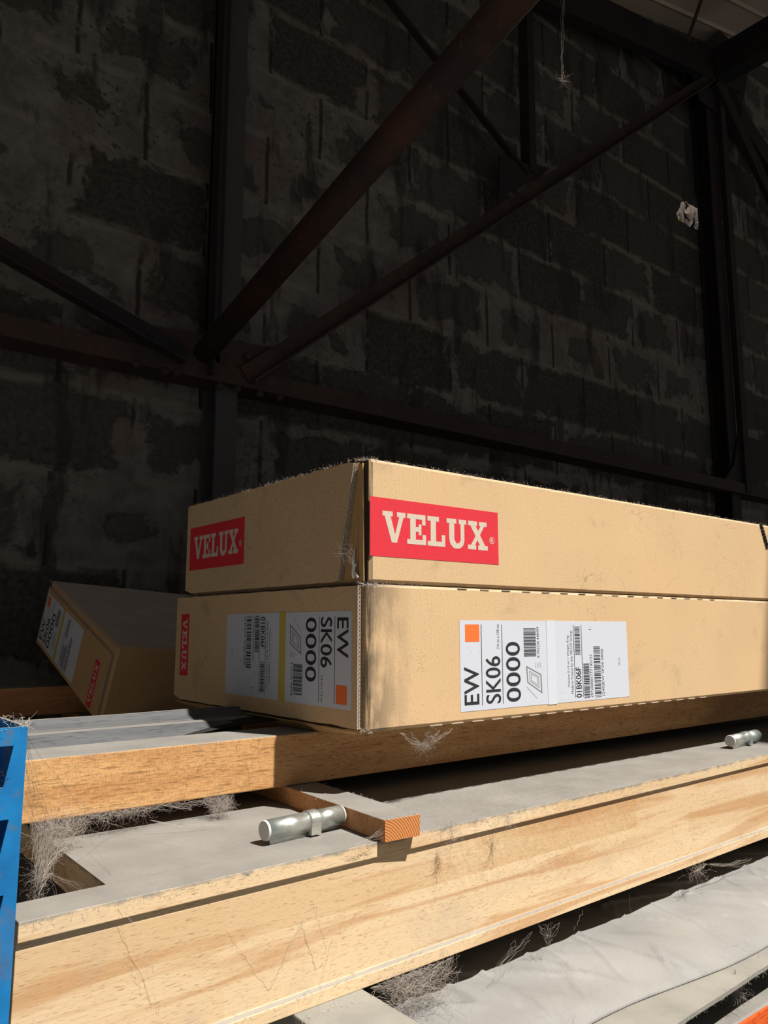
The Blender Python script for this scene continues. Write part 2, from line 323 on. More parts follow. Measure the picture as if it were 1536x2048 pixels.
class MB:
    def __init__(s): s.v = []; s.f = []; s.mi = []
    def add(s, vs, fs, mi=0, T=None):
        b = len(s.v)
        for p in vs:
            p = Vector(p); s.v.append(T @ p if T is not None else p)
        for f in fs: s.f.append([b + i for i in f]); s.mi.append(mi)
    def box(s, a, b, mi=0, T=None):
        x0, y0, z0 = a; x1, y1, z1 = b
        s.add([(x0, y0, z0), (x1, y0, z0), (x1, y1, z0), (x0, y1, z0), (x0, y0, z1), (x1, y0, z1), (x1, y1, z1), (x0, y1, z1)],
              [(0, 3, 2, 1), (4, 5, 6, 7), (0, 1, 5, 4), (1, 2, 6, 5), (2, 3, 7, 6), (3, 0, 4, 7)], mi, T)
    def prism(s, prof, d, mi=0, T=None):
        """closed 3-D polygon prof swept by vector d"""
        n = len(prof); d = Vector(d); vs = [Vector(p) for p in prof] + [Vector(p) + d for p in prof]
        s.add(vs, [tuple(range(n)), tuple(range(2 * n - 1, n - 1, -1))] + [(i, i + n, (i + 1) % n + n, (i + 1) % n) for i in range(n)], mi, T)
    def bar(s, p, q, w, h, updir=(0, 0, 1), mi=0):
        p = Vector(p); q = Vector(q); d = (q - p).normalized(); u = Vector(updir); sd = d.cross(u).normalized(); u = sd.cross(d)
        c = [p + sd * a * w / 2 + u * b * h / 2 for a, b in ((-1, -1), (1, -1), (1, 1), (-1, 1))]
        s.prism(c, q - p, mi)
    def tube(s, pts, r, n=5, cap=True, T=None, mi=0):
        pts = [Vector(p) for p in pts]; R = r if isinstance(r, (list, tuple)) else [r] * len(pts)
        vs = []; fs = []; prev = None
        for i, p in enumerate(pts):
            d = (pts[min(i + 1, len(pts) - 1)] - pts[max(i - 1, 0)])
            d = d.normalized() if d.length > 1e-9 else Vector((0, 0, 1))
            a = prev if prev is not None and abs(prev.dot(d)) < 0.95 else (Vector((0, 0, 1)) if abs(d.z) < 0.9 else Vector((1, 0, 0)))
            a = (a - d * a.dot(d)).normalized(); prev = a; b = d.cross(a)
            for k in range(n):
                t = 2 * math.pi * k / n; vs.append(p + (a * math.cos(t) + b * math.sin(t)) * R[i])
        for i in range(len(pts) - 1):
            for k in range(n):
                fs.append((i * n + k, i * n + (k + 1) % n, (i + 1) * n + (k + 1) % n, (i + 1) * n + k))
        if cap: fs += [tuple(range(n - 1, -1, -1)), tuple((len(pts) - 1) * n + k for k in range(n))]
        s.add(vs, fs, mi, T)
    def build(s, name, mat, parent=None, bevel=0.0, smooth=False, seg=2, fixn=True):
        base = wloc(parent) if parent is not None else None
        pts = [v + Vector((0, 0, H0)) for v in s.v]
        if parent is None:
            mn = Vector([min(p[i] for p in pts) for i in range(3)]); mx = Vector([max(p[i] for p in pts) for i in range(3)])
            base = Vector(((mn.x + mx.x) / 2, (mn.y + mx.y) / 2, mn.z))
        me = bpy.data.meshes.new(name); me.from_pydata([tuple(p - base) for p in pts], [], s.f)
        mats = mat if isinstance(mat, (list, tuple)) else [mat]
        for m in mats: me.materials.append(m)
        for p, i in zip(me.polygons, s.mi): p.material_index = i; p.use_smooth = smooth
        if fixn:
            bm = bmesh.new(); bm.from_mesh(me); bmesh.ops.recalc_face_normals(bm, faces=bm.faces); bm.to_mesh(me); bm.free()
        o = bpy.data.objects.new(name, me); COL.objects.link(o)
        if parent is not None: o.parent = parent
        else: o.location = base
        if bevel:
            md = o.modifiers.new('bevel', 'BEVEL'); md.width = bevel; md.segments = seg; md.limit_method = 'ANGLE'; md.angle_limit = 0.6
        return o

def grid_surface(mb, fn, nu, nv, mi=0):
    vs = [fn(i / nu, j / nv) for j in range(nv + 1) for i in range(nu + 1)]
    fs = [(j * (nu + 1) + i, j * (nu + 1) + i + 1, (j + 1) * (nu + 1) + i + 1, (j + 1) * (nu + 1) + i) for j in range(nv) for i in range(nu)]
    mb.add(vs, fs, mi)

def fine_box(mb, a, b, step=0.02, wob=0.0012, r=0.002, T=None, seed=0, open_faces=()):
    """box shell of gridded faces whose edges are rounded and slightly crushed"""
    a = Vector(a); b = Vector(b); size = b - a
    def warp(p):
        q = Vector(p); near = []
        for i in range(3):
            near.append(min(q[i] - a[i], b[i] - q[i]))
        cnt = [i for i in range(3) if near[i] < 1e-6]
        if len(cnt) >= 2:
            amp = r + wob * (1 + noise.noise(q * 22 + Vector((seed, 0, 0)))) + wob * 0.8 * noise.noise(q * 90 + Vector((0, seed, 0)))
            for i in cnt: q[i] += amp * 0.6 if q[i] - a[i] < b[i] - q[i] else -amp * 0.6
        return q
    cuts = []
    for i in range(3):
        n = max(2, int(size[i] / step)); l = [a[i]] + [a[i] + 0.004] + [a[i] + size[i] * k / n for k in range(1, n)] + [b[i] - 0.004, b[i]]
        cuts.append(l)
    for ax in range(3):
        u, v = [i for i in range(3) if i != ax]
        for side in (0, 1):
            if (ax, side) in open_faces: continue
            w = (a if side == 0 else b)[ax]; vs = []
            for pv in cuts[v]:
                for pu in cuts[u]:
                    p = [0, 0, 0]; p[ax] = w; p[u] = pu; p[v] = pv; vs.append(warp(p))
            nu = len(cuts[u]); nv = len(cuts[v])
            mb.add(vs, [(j * nu + i, j * nu + i + 1, (j + 1) * nu + i + 1, (j + 1) * nu + i) for j in range(nv - 1) for i in range(nu - 1)], 0, T)

def weld(o, d=1e-5):
    bm = bmesh.new(); bm.from_mesh(o.data); bmesh.ops.remove_doubles(bm, verts=bm.verts, dist=d)
    bmesh.ops.recalc_face_normals(bm, faces=bm.faces); bm.to_mesh(o.data); bm.free()

_tc = {}
def text_mesh(body):
    if body not in _tc:
        cu = bpy.data.curves.new('lettering', 'FONT'); cu.body = body; cu.size = 1.0; cu.resolution_u = 5
        o = bpy.data.objects.new('lettering', cu); COL.objects.link(o)
        dg = bpy.context.evaluated_depsgraph_get()
        me = bpy.data.meshes.new_from_object(o.evaluated_get(dg))
        vs = [v.co.copy() for v in me.vertices]; fs = [tuple(p.vertices) for p in me.polygons]
        bpy.data.objects.remove(o); bpy.data.meshes.remove(me); bpy.data.curves.remove(cu)
        x0 = min(v.x for v in vs); x1 = max(v.x for v in vs); y0 = min(v.y for v in vs); y1 = max(v.y for v in vs)
        _tc[body] = ([((v.x - x0) / (x1 - x0), (v.y - y0) / (y1 - y0)) for v in vs], fs)
    return _tc[body]

class Face:
    """drawing plane: origin o, reading direction u, letter-up direction w, outward normal n"""
    def __init__(s, o, u, w, T):
        s.o = Vector(o); s.u = Vector(u); s.w = Vector(w); s.n = s.u.cross(s.w); s.T = T
    def p(s, a, b, lift): return s.T @ (s.o + s.u * a + s.w * b + s.n * lift)
    def rect(s, mb, a0, b0, a1, b1, lift, mi=0): s.poly(mb, [(a0, b0), (a1, b0), (a1, b1), (a0, b1)], lift, mi)
    def poly(s, mb, pts, lift, mi=0): mb.add([s.p(a, b, lift) for a, b in pts], [tuple(range(len(pts)))], mi)
    def plate(s, mb, a0, b0, a1, b1, l0, l1, mi=0):
        mb.prism([s.p(a0, b0, l0), s.p(a1, b0, l0), s.p(a1, b1, l0), s.p(a0, b1, l0)], (s.p(0, 0, l1) - s.p(0, 0, l0)), mi)
    def text(s, mb, body, a0, b0, a1, b1, lift, mi=0, bold=0.0):
        vs, fs = text_mesh(body)
        offs = [(0, 0)] if not bold else [(-bold, 0), (bold, 0), (0, bold), (0, -bold)]
        for k, (dx, dy) in enumerate(offs):
            mb.add([s.p(a0 + x * (a1 - a0) + dx, b0 + y * (b1 - b0) + dy, lift + k * 0.00001) for x, y in vs], fs, mi)

SLAB = {  # slab-serif capitals on a 1-high grid: (width, convex polygons)
 'V': (0.96, [[(0, 1), (0, .84), (.42, .84), (.42, 1)], [(.60, 1), (.60, .84), (.96, .84), (.96, 1)], [(.08, .86), (.33, .86), (.56, .14), (.56, 0), (.38, 0)], [(.40, 0), (.60, 0), (.88, .86), (.70, .86), (.50, .2)]]),
 'E': (0.82, [[(0, 1), (0, .84), (.80, .84), (.80, 1)], [(0, .16), (0, 0), (.82, 0), (.82, .16)], [(.13, .9), (.13, .1), (.37, .1), (.37, .9)], [(.3, .58), (.3, .42), (.56, .42), (.56, .58)], [(.50, .68), (.50, .32), (.62, .32), (.62, .68)], [(.65, .9), (.65, .66), (.80, .66), (.80, .9)], [(.67, .34), (.67, .1), (.82, .1), (.82, .34)]]),
 'L': (0.80, [[(0, 1), (0, .84), (.52, .84), (.52, 1)], [(0, .16), (0, 0), (.80, 0), (.80, .16)], [(.14, .9), (.14, .1), (.38, .1), (.38, .9)], [(.64, .40), (.64, .1), (.80, .1), (.80, .40)]]),
 'U': (0.94, [[(0, 1), (0, .84), (.46, .84), (.46, 1)], [(.58, 1), (.58, .84), (.94, .84), (.94, 1)], [(.12, .9), (.12, .28), (.36, .28), (.36, .9)], [(.66, .9), (.66, .28), (.84, .28), (.84, .9)], [(.12, .29), (.17, .12), (.30, .01), (.44, .18), (.36, .29)], [(.28, .02), (.38, -.02), (.56, -.02), (.50, .16), (.40, .16)], [(.52, -.02), (.66, .01), (.79, .12), (.84, .29), (.66, .29), (.60, .19), (.50, .16)]]),
 'X': (0.98, [[(.02, 1), (.02, .84), (.46, .84), (.46, 1)], [(.56, 1), (.56, .84), (.94, .84), (.94, 1)], [(0, .16), (0, 0), (.40, 0), (.40, .16)], [(.50, .16), (.50, 0), (.98, 0), (.98, .16)], [(.10, .88), (.36, .88), (.88, .12), (.62, .12)], [(.66, .88), (.84, .88), (.32, .12), (.12, .12)]]),
}
def slab_word(face, mb, word, a0, b0, a1, b1, lift):
    k_ = 0
    tot = sum(SLAB[c][0] for c in word) + 0.07 * (len(word) - 1); x = 0
    for c in word:
        w, polys = SLAB[c]
        for pl in polys:
            face.poly(mb, [(a0 + (x + px) / tot * (a1 - a0), b0 + py * (b1 - b0)) for px, py in pl], lift + 0.000012 * (k_ % 8)); k_ += 1
        x += w + 0.07

def logo(parent, face, a0, b0, a1, b1, reg=True, la=None):
    """red printed panel with cream slab-serif word"""
    mb = MB(); face.plate(mb, a0, b0, a1, b1, 0.0, 0.00035)
    panel = mb.build('logo_panel', M['red'], parent); panel['label'] = 'red printed panel reading VELUX'
    w = a1 - a0; h = b1 - b0; t = MB(); lf = 0.00045
    l0, l1, t0, t1 = la or (0.085, 0.905, 0.25, 0.78)
    slab_word(face, t, 'VELUX', a0 + w * l0, b0 + h * t0, a0 + w * l1, b0 + h * t1, lf)
    if reg:
        cx, cy, r = a0 + w * 0.943, b0 + h * 0.45, h * 0.068
        for k in range(20):
            p = 2 * math.pi * k / 20; q = 2 * math.pi * (k + 1) / 20
            face.poly(t, [(cx + r * math.cos(p), cy + r * math.sin(p)), (cx + r * math.cos(q), cy + r * math.sin(q)), (cx + r * .84 * math.cos(q), cy + r * .84 * math.sin(q)), (cx + r * .84 * math.cos(p), cy + r * .84 * math.sin(p))], lf)
        face.text(t, 'R', cx - r * 0.40, cy - r * 0.55, cx + r * 0.45, cy + r * 0.55, lf, 0, r * 0.05)
    o = t.build('lettering', M['cream'], panel); o['label'] = 'cream slab lettering VELUX'

def barcode(face, mb, a0, b0, a1, b1, lift, seed):
    rnd = random.Random(seed); x = a0; u = (a1 - a0) / 95
    while x < a1 - u:
        w = u * rnd.choice((1, 1, 2, 3)); face.rect(mb, x, b0, min(x + w, a1), b1, lift); x += w + u * rnd.choice((1, 1, 2, 2))

def shipping_label(parent, O, u, p, T, L, Hh, rev=False, yellow=False):
    """label of length L along p (rows progress) and height Hh along u (reading direction)"""
    w = -Vector(p)
    f = Face(O, u, w, T)                   # letter-up is against row progress
    mb = MB(); f.plate(mb, 0, -L, Hh, 0, 0.0, 0.00035)
    lab = mb.build('label', M['label'], parent); lab['label'] = 'white printed shipping label'
    lf = 0.00045; ink = MB(); gr = MB()
    def tx(body, a, b, bold=0.0, m=ink): f.text(m, body, b[0] * Hh, -a[1] * L, b[1] * Hh, -a[0] * L, lf, 0, bold)
    def bc(a, b, s): barcode(f, ink, b[0] * Hh, -a[1] * L, b[1] * Hh, -a[0] * L, lf, s)
    def ln(a, b=(0.05, 0.955)): f.rect(ink, b[0] * Hh, -(a + 0.0032) * L, b[1] * Hh, -a * L, lf)
    tx('EW', (.020, .092), (.07, .48), 0.0004); ln(.106)
    tx('SK06', (.128, .204), (.065, .59), 0.0004); tx('114 cm x 118 cm', (.186, .201), (.675, .955)); ln(.214)
    tx('0000', (.236, .312), (.065, .75), 0.0004)
    bc((.335, .405), (.575, .91), 1); tx('8 702236 448499', (.410, .424), (.56, .93))
    # skylight flashing drawing, oblique
    def q(pts): f.poly(gr, [(pb * Hh, -pa * L) for pa, pb in pts], lf)
    def frame(c, s0, s1):
        (a0, b0), (a1, b1), (a2, b2), (a3, b3) = c
        ma = sum(x[0] for x in c) / 4; mb_ = sum(x[1] for x in c) / 4
        o = [(ma + (x - ma) * s0, mb_ + (y - mb_) * s0) for x, y in c]; i = [(ma + (x - ma) * s1, mb_ + (y - mb_) * s1) for x, y in c]
        for k in range(4): q([o[k], o[(k + 1) % 4], i[(k + 1) % 4], i[k]])
    para = [(.345, .47), (.350, .27), (.435, .13), (.432, .36)]
    frame(para, 1.0, .84); frame(para, .62, .55); frame(para, .42, .36)
    q([(.345, .22), (.348, .22), (.405, .08), (.402, .08)])
    for k in range(4): q([(.40 + k * .009, .50), (.402 + k * .009, .50), (.402 + k * .009, .44), (.40 + k * .009, .44)])
    tx('Volume 0.13 m\u00b3 / Weight 8 kg', (.590, .606), (.18, .82)); tx('Made in France by the VELUX Group', (.610, .629), (.10, .88)); ln(.634)
    tx('01BK06F', (.642, .676), (.045, .42), 0.0002); bc((.642, .676), (.575, .94), 2); ln(.684)
    bc((.692, .730), (.03, .47), 3); tx('(97)00001777195151', (.735, .757), (.04, .57)); bc((.762, .806), (.03, .68), 4)
    tx('(240)EW SK06 0000', (.811, .832), (.04, .64)); tx('1.', (.735, .752), (.89, .93)); tx('0012', (.93, .943), (.42, .52), 0, gr)
    o = ink.build('printing', M['ink'], lab); o['label'] = 'black text and bar codes'
    gr.build('pictogram', M['greyink'], lab)
    om = MB(); f.rect(om, .76 * Hh, -.098 * L, .955 * Hh, -.026 * L, lf); om.build('orange_mark', M['orange'], lab)
    tp = MB(); f.plate(tp, -0.001, -.52 * L, Hh + 0.001, -.468 * L, 0.0004, 0.0007)
    t = tp.build('tape_strip', M['ytape'] if yellow else M['tape'], lab)
    return lab

def hairs(name, parent, path, n, length, r=0.00018, spread=0.004, seed=0, mat=None, up=0.4):
    """dust fluff: short bent hairs clinging along a path"""
    rnd = random.Random(seed); mb = MB(); path = [Vector(p) for p in path]; n = int(n * .45); length *= .7; r *= .62
    for _ in range(n):
        i = rnd.randrange(len(path) - 1); t = rnd.random() ; p = path[i].lerp(path[i + 1], t)
        p = p + Vector([rnd.gauss(0, 1) for _ in range(3)]) * spread * 0.3
        d = Vector((rnd.gauss(0, 1), rnd.gauss(0, .6), rnd.gauss(up, .6))).normalized(); pts = [p]
        for k in range(rnd.choice((3, 4, 5))):
            d = (d + Vector([rnd.gauss(0, .6) for _ in range(3)])).normalized(); pts.append(pts[-1] + d * length * rnd.uniform(.12, .35))
        mb.tube(pts, r * rnd.uniform(.6, 1.3), 3, False)
    return mb.build(name, mat or M['fluff'], parent, fixn=False)

def corrugated_edge(mb, p0, p1, outn, thick, layers=1):
    """wavy fluting strip seen along a cut edge from p0 to p1; outn points out of the cut"""
    p0 = Vector(p0); p1 = Vector(p1); d = p1 - p0; L = d.length; d.normalize(); side = d.cross(Vector(outn)).normalized(); outn = Vector(outn)
    n = int(L / 0.0024)
    for ly in range(layers):
        c = (ly + .5) / layers * thick; amp = thick / layers * 0.42
        up_ = [p0 + d * (L * i / n) + side * (c + (amp if i % 2 else -amp)) for i in range(n + 1)]
        for i in range(n):
            a, b = up_[i], up_[i + 1]; w = (b - a).normalized().cross(outn) * 0.00028
            mb.add([a - w, b - w, b + w, a + w, a - w + outn * 0.0012, b - w + outn * 0.0012, b + w + outn * 0.0012, a + w + outn * 0.0012], [(0, 1, 5, 4), (3, 2, 6, 7), (4, 5, 6, 7)])
    for c in [k / layers * thick for k in range(layers + 1)]:
        a = p0 + side * (c - .0003); b = p1 + side * (c - .0003)
        mb.prism([a, b, b + outn * .0016, a + outn * .0016], side * .0006)

# ------------------------------------------------------------------ the building
fl = MB(); fl.box((-9, -9, -1.75), (12, 2.25, -1.6)); tag(fl.build('floor', M['floor']), kind='structure')
# back wall of blocks with a broken-out hole near the right-hand post
cu = bpy.data.curves.new('wall', 'CURVE'); cu.dimensions = '2D'; cu.fill_mode = 'BOTH'; cu.extrude = 0.03
def spl(pts):
    s_ = cu.splines.new('POLY'); s_.points.add(len(pts) - 1)
    for p, q in zip(s_.points, pts): p.co = (q[0], q[1], 0, 1)
    s_.use_cyclic_u = True
WY = 2.04
spl([(-9, -1.6), (11, -1.6), (11, 5.36), (-5, 0.88), (-9, 0.88)])
rim = [(1356, 441), (1353, 428), (1362, 404), (1378, 393), (1390, 392), (1402, 402), (1416, 410), (1432, 425), (1434, 486), (1421, 480), (1400, 463), (1378, 452)]
hole = [at(x, y, Y=WY) for x, y in rim]; hole = [(p.x, p.z) for p in hole]; rh = random.Random(5); hp = []
for i, p in enumerate(hole):
    q = hole[(i + 1) % len(hole)]
    for k in range(3): hp.append((p[0] + (q[0] - p[0]) * k / 3 + rh.uniform(-.006, .006), p[1] + (q[1] - p[1]) * k / 3 + rh.uniform(-.006, .006)))
spl(hp)
tmp = bpy.data.objects.new('tmp', cu); COL.objects.link(tmp)
me = bpy.data.meshes.new_from_object(tmp.evaluated_get(bpy.context.evaluated_depsgraph_get())); bpy.data.objects.remove(tmp)
me.transform(Matrix.Rotation(math.radians(90), 4, 'X')); me.transform(Matrix.Translation((0, WY + 0.03, H0)))
me.materials.clear(); me.materials.append(M['blocks']); wall = bpy.data.objects.new('wall_back', me); COL.objects.link(wall); tag(wall, kind='structure')
# stone behind the hole
hc = Vector((sum(p[0] for p in hole) / len(hole), 0, sum(p[1] for p in hole) / len(hole)))
def lump(c, r, seed, sc=(1, 1, 1), amp=.25, n=24):
    mb = MB(); c = Vector(c)
    def fn(u, v):
        th = u * 2 * math.pi; ph = v * math.pi; d = Vector((math.cos(th) * math.sin(ph), math.sin(th) * math.sin(ph), math.cos(ph)))
        k = 1 + amp * noise.noise(d * 2.2 + Vector((seed, 0, 0))) + amp * .5 * noise.noise(d * 6 + Vector((seed, 3, 0)))
        return c + Vector((d.x * sc[0], d.y * sc[1], d.z * sc[2])) * r * k
    grid_surface(mb, fn, n, n // 2); return mb
m = MB()
def rock(u, v):
    x = 5.1 + u * 1.6; z = -1.6 + v * 6.0; p = Vector((x * 1.5, z * 1.5, 0))
    return Vector((x, 3.30 - .07 * noise.noise(p * 1.3) - .05 * noise.noise(p * 3.1 + Vector((5, 0, 0))) - .02 * noise.noise(p * 17) - .035 * noise.noise(p * 8 + Vector((0, 5, 0))), z))
grid_surface(m, rock, 150, 560); st = m.build('rubble_wall', M['stone'], smooth=True); md = st.modifiers.new('s', 'SOLIDIFY'); md.thickness = .25; md.offset = 1 if 0 else -1
tag(st, 'pale rough stone wall outside, seen through the hole broken in the blocks', 'stone wall')
lf_ = lump(at(1360, 441, Y=2.13), .012, 7, (1, .4, 1), .3, 10).build('green_leaf', M['leaf'], smooth=True)
tag(lf_, 'tiny bright green leaf at the left rim of the wall hole', 'leaf')

def roof_z(x): return 2.27 + 0.28 * x
def roof_slab(name, x0, x1, y0, y1):
    mb = MB(); mb.prism([(x0, y0, roof_z(x0)), (x1, y0, roof_z(x1)), (x1, y0, roof_z(x1) + .03), (x0, y0, roof_z(x0) + .03)], (0, y1 - y0, 0))
    # corrugation rolls running down the slope
    y = y0 + .1
    while y < y1: mb.tube([(x0, y, roof_z(x0)), (x1, y, roof_z(x1))], .012, 6, False); y += .177
    tag(mb.build(name, M['roof']), kind='structure')
roof_slab('ceiling', -5, 11, -0.30, 2.24)
roof_slab('ceiling', 2.26, 11, -6, -0.30)  # out-of-view sheets, edge placed to shade the right end of the boxes

# ------------------------------------------------------------------ steel roof truss (one riveted frame)
TY = 1.93; KT = TY / 1.84
truss = empty('roof_truss', (0.95, TY, -1.6))
tag(truss, 'dark riveted steel truss of angles standing against the block wall', 'truss')
def TP(x, z, dy=0.0): return Vector((x * KT, TY + dy, z * KT))
def part(mb, name, mat, parent=truss, **kw): return mb.build(name, mat, parent, **kw)
# bottom chord: angle with an upright leg in front and a flat leg running back
m = MB(); z0 = .645 * KT; m.box((-3, TY - .012, z0), (9, TY - .004, z0 + .055)); m.box((-3, TY - .004, z0), (9, TY + .085, z0 + .008)); part(m, 'bottom_chord', M['steelred'], bevel=.001)
# posts: H sections
def post(x0, x1, zb, zt, name='post', mat=None):
    m = MB(); m.box((x0, TY + .012, zb), (x1, TY + .022, zt)); m.box(((x0 + x1) / 2 - .004 + .015, TY + .022, zb), ((x0 + x1) / 2 + .004 + .015, TY + .09, zt)); m.box((x0, TY + .09, zb), (x1, TY + .10, zt))
    return part(m, name, mat or M['postface'], bevel=.001)
post(.905 * KT, .968 * KT, -1.6, 2.45, mat=M['postface'])
m = MB(); m.box((.866 * KT, TY - .045, z0 + .01), (.874 * KT, TY + .02, 2.5)); m.box((.866 * KT, TY + .0, z0 + .01), (.907 * KT, TY + .012, 2.5)); part(m, 'post_angle', M['steel'], bevel=.001)
post(3.81, 3.90, -1.6, 3.0 * KT, mat=M['steel'])
m = MB(); m.box((3.905, TY - .02, z0 + .01), (3.96, TY + .012, 3.0 * KT)); part(m, 'post_angle', M['steel'], bevel=.001)
def angle_bar(p, q, leg, flat, mat, name, low=True):
    """L section: leg in the truss plane, flat leg running back"""
    m = MB(); p = Vector(p); q = Vector(q); d = (q - p).normalized(); n = Vector((0, 1, 0)); u = n.cross(d)
    if u.z < 0: u = -u
    m.prism([p - u * leg / 2, p + u * leg / 2, p + u * leg / 2 + n * .007, p - u * leg / 2 + n * .007], q - p)
    e = p - u * leg / 2
    m.prism([e, e + u * .007, e + u * .007 - n * flat, e - n * flat], q - p)
    return part(m, name, mat, bevel=.0008)
angle_bar(TP(-.6, 1.162, -.02), TP(.800, .692, -.02), .055, .030, M['steel'], 'diagonal')
angle_bar(TP(.975, .675, -.02), TP(3.62, 2.83, -.02), .055, .030, M['steelred'], 'diagonal')
angle_bar(TP(1.26, 2.26, .01), TP(2.19, 1.755, .01), .040, .02, M['steel'], 'diagonal')
m = MB(); m.bar(TP(2.222, 2.62, .02), TP(2.213, 1.76, .02), .05, .04, (1, 0, 0)); part(m, 'hanger', M['steel'])
m = MB(); m.bar(TP(2.2, 2.60, 0), TP(3.95, 2.99, 0), .05, .16); m.bar(TP(-1.0, 1.88, 0), TP(2.2, 2.60, 0), .05, .16); part(m, 'top_chord', M['steel'], bevel=.002)
m = MB(); m.bar(TP(3.70, 2.85, -.02), TP(4.9, 1.80, -.02), .03, .09); part(m, 'diagonal', M['steel'])
m = MB(); m.bar(TP(3.72, 2.92, .02), TP(5.4, 2.20, .02), .04, .13); part(m, 'diagonal', M['steel'])
def gusset(pts, name='gusset_plate', mat=None, dy=0.0):
    m = MB(); m.prism([Vector((at(x, y, Y=TY).x, TY + dy, at(x, y, Y=TY).z)) for x, y in pts], (0, .008, 0)); return part(m, name, mat or M['steelred'], bevel=.0008)
gusset([(235, 700), (255, 640), (415, 672), (520, 690), (572, 700), (580, 790), (430, 765)])
gusset([(998, 395), (1000, 310), (1062, 330), (1100, 335), (1085, 350)], mat=M['steel'])
gusset([(1375, 110), (1440, 60), (1500, 120), (1478, 260), (1400, 200)], mat=M['steel'])
gusset([(1478, 868), (1600, 905), (1600, 940), (1500, 975), (1440, 975), (1468, 930)], mat=M['steel'])
for x, y in [(496, 712), (518, 735), (330, 742), (355, 745), (440, 772), (475, 778), (520, 788), (560, 795), (273, 728)]:
    p = at(x, y, Y=TY - .012); m = MB()
    def dome(u, v, p=p): th = u * 2 * math.pi; ph = v * math.pi / 2; return p + Vector((math.cos(th) * math.cos(ph) * .0115, -math.sin(ph) * .009, math.sin(th) * math.cos(ph) * .0115))
    grid_surface(m, dome, 12, 4); part(m, 'rivet', M['steelred'], smooth=True)
# near rusty brace pipe running up and forward
a_ = Vector((.84, 1.80, .70)); b_ = at(1025, 0, Y=.70); d_ = (b_ - a_)
m = MB(); e_ = a_ + d_ * 1.16; m.tube([a_, e_], .029, 20); m.tube([e_ - d_ * .03, Vector((e_.x - d_.x * .03, e_.y - d_.y * .03, 2.27 + .28 * e_.x))], .006, 8); pipe = m.build('brace_pipe', M['rust'], smooth=True)
tag(pipe, 'rusty brown round brace pipe rising diagonally from the truss joint', 'pipe')
# purlin towards the viewer and a thin rod
m = MB(); p = TP(3.72, 2.93); m.box((p.x - .05, -3.0, p.z - .08), (p.x + .05, TY - .03, p.z + .10))
tag(m.build('purlin', M['steel'], bevel=.002), 'dark purlin running from the top right joint under the roof sheets', 'beam')
m = MB(); m.tube([at(1374, 84, Y=1.7), at(1420, -50, Y=1.55)], .008, 8); tag(m.build('tie_rod', M['steelred']), 'thin rusty tie rod under the roof at the top right', 'rod')

# ------------------------------------------------------------------ pallet rack
rack = empty('rack_upright', (0.09, .56, -1.6)); tag(rack, 'scuffed blue perforated rack upright at the left edge of the photo', 'rack')
m = MB(); XR, XL, YF, TH = .1385, .045, .53, .0022; ztop = -.061; pitch = .0435
def plate_holes(xl, xr, zt, zb):
    z = zt; first = True
    rows = []
    s_top = zt - .011
    m.box((xl, YF, s_top), (xr, YF + TH, zt))
    while s_top > zb:
        sb = s_top - .0245; nx = s_top - pitch
        cxm = (xl + xr) / 2
        for sgn, c in ((1, .1155), (-1, .068)):
            pass
        # two columns of slanted slots mirrored about the middle
        h = [[(.111, s_top), (.1310, s_top), (.1265, sb), (.107, sb)], [(.056, s_top), (.0755, s_top), (.0795, sb), (.060, sb)]]
        m.prism([(xl, YF, s_top), (h[1][0][0], YF, s_top), (h[1][3][0], YF, sb), (xl, YF, sb)], (0, TH, 0))
        m.prism([(h[1][1][0], YF, s_top), (h[0][0][0], YF, s_top), (h[0][3][0], YF, sb), (h[1][2][0], YF, sb)], (0, TH, 0))
        m.prism([(h[0][1][0], YF, s_top), (xr, YF, s_top), (xr, YF, sb), (h[0][2][0], YF, sb)], (0, TH, 0))
        m.box((xl, YF, nx), (xr, YF + TH, sb)); s_top = nx
    return s_top
zlow = plate_holes(XL, XR, ztop, -1.3)
m.box((XL, YF, -1.6), (XR, YF + TH, zlow))
m.build('front_face', M['blue'], rack)
m = MB(); m.box((XR - TH, YF + TH, -1.6), (XR, YF + .062, ztop)); m.box((XL, YF + TH, -1.6), (XL + TH, YF + .062, ztop)); m.box((XR - .018, YF + .062, -1.6), (XR, YF + .062 + TH, ztop)); m.box((XL, YF + .062, -1.6), (XL + .018, YF + .062 + TH, ztop))
m.build('side_flange', M['blue'], rack)
hairs('dust_fluff', rack, [(XL, YF, ztop), (XR, YF, ztop), (XR, YF + .06, ztop)], 160, .012, .00016, .002, 11)
hairs('dust_fluff', rack, [(.112, YF + .001, -.085), (.126, YF - .001, -.088), (.110, YF + .001, -.098), (.122, YF, -.09)], 120, .010, .00018, .003, 12, M['black'])
zo = -.45
m = MB(); m.prism([(.141, .503, zo), (3, .510, zo), (3, .510, zo - .11), (.141, .503, zo - .11)], (0, .05, 0)); ob = m.build('rack_beam', M['orangesteel'], bevel=.004)
tag(ob, 'orange painted rack beam at the bottom right corner', 'beam')
m = MB(); m.prism([(.141, 1.82, zo), (3, 1.82, zo), (3, 1.82, zo - .11), (.141, 1.82, zo - .11)], (0, .05, 0)); ob2 = m.build('rack_beam', M['orangesteel'], bevel=.004)
tag(ob2, 'orange rack beam at the back of the rack below the wall', 'beam')
m = MB(); m.box((.15, .556, zo - .012), (2.9, 1.815, zo + .004)); sh = m.build('shelf_board', M['dustboard']); tag(sh, 'dusty grey shelf board lying behind the orange beam', 'board')

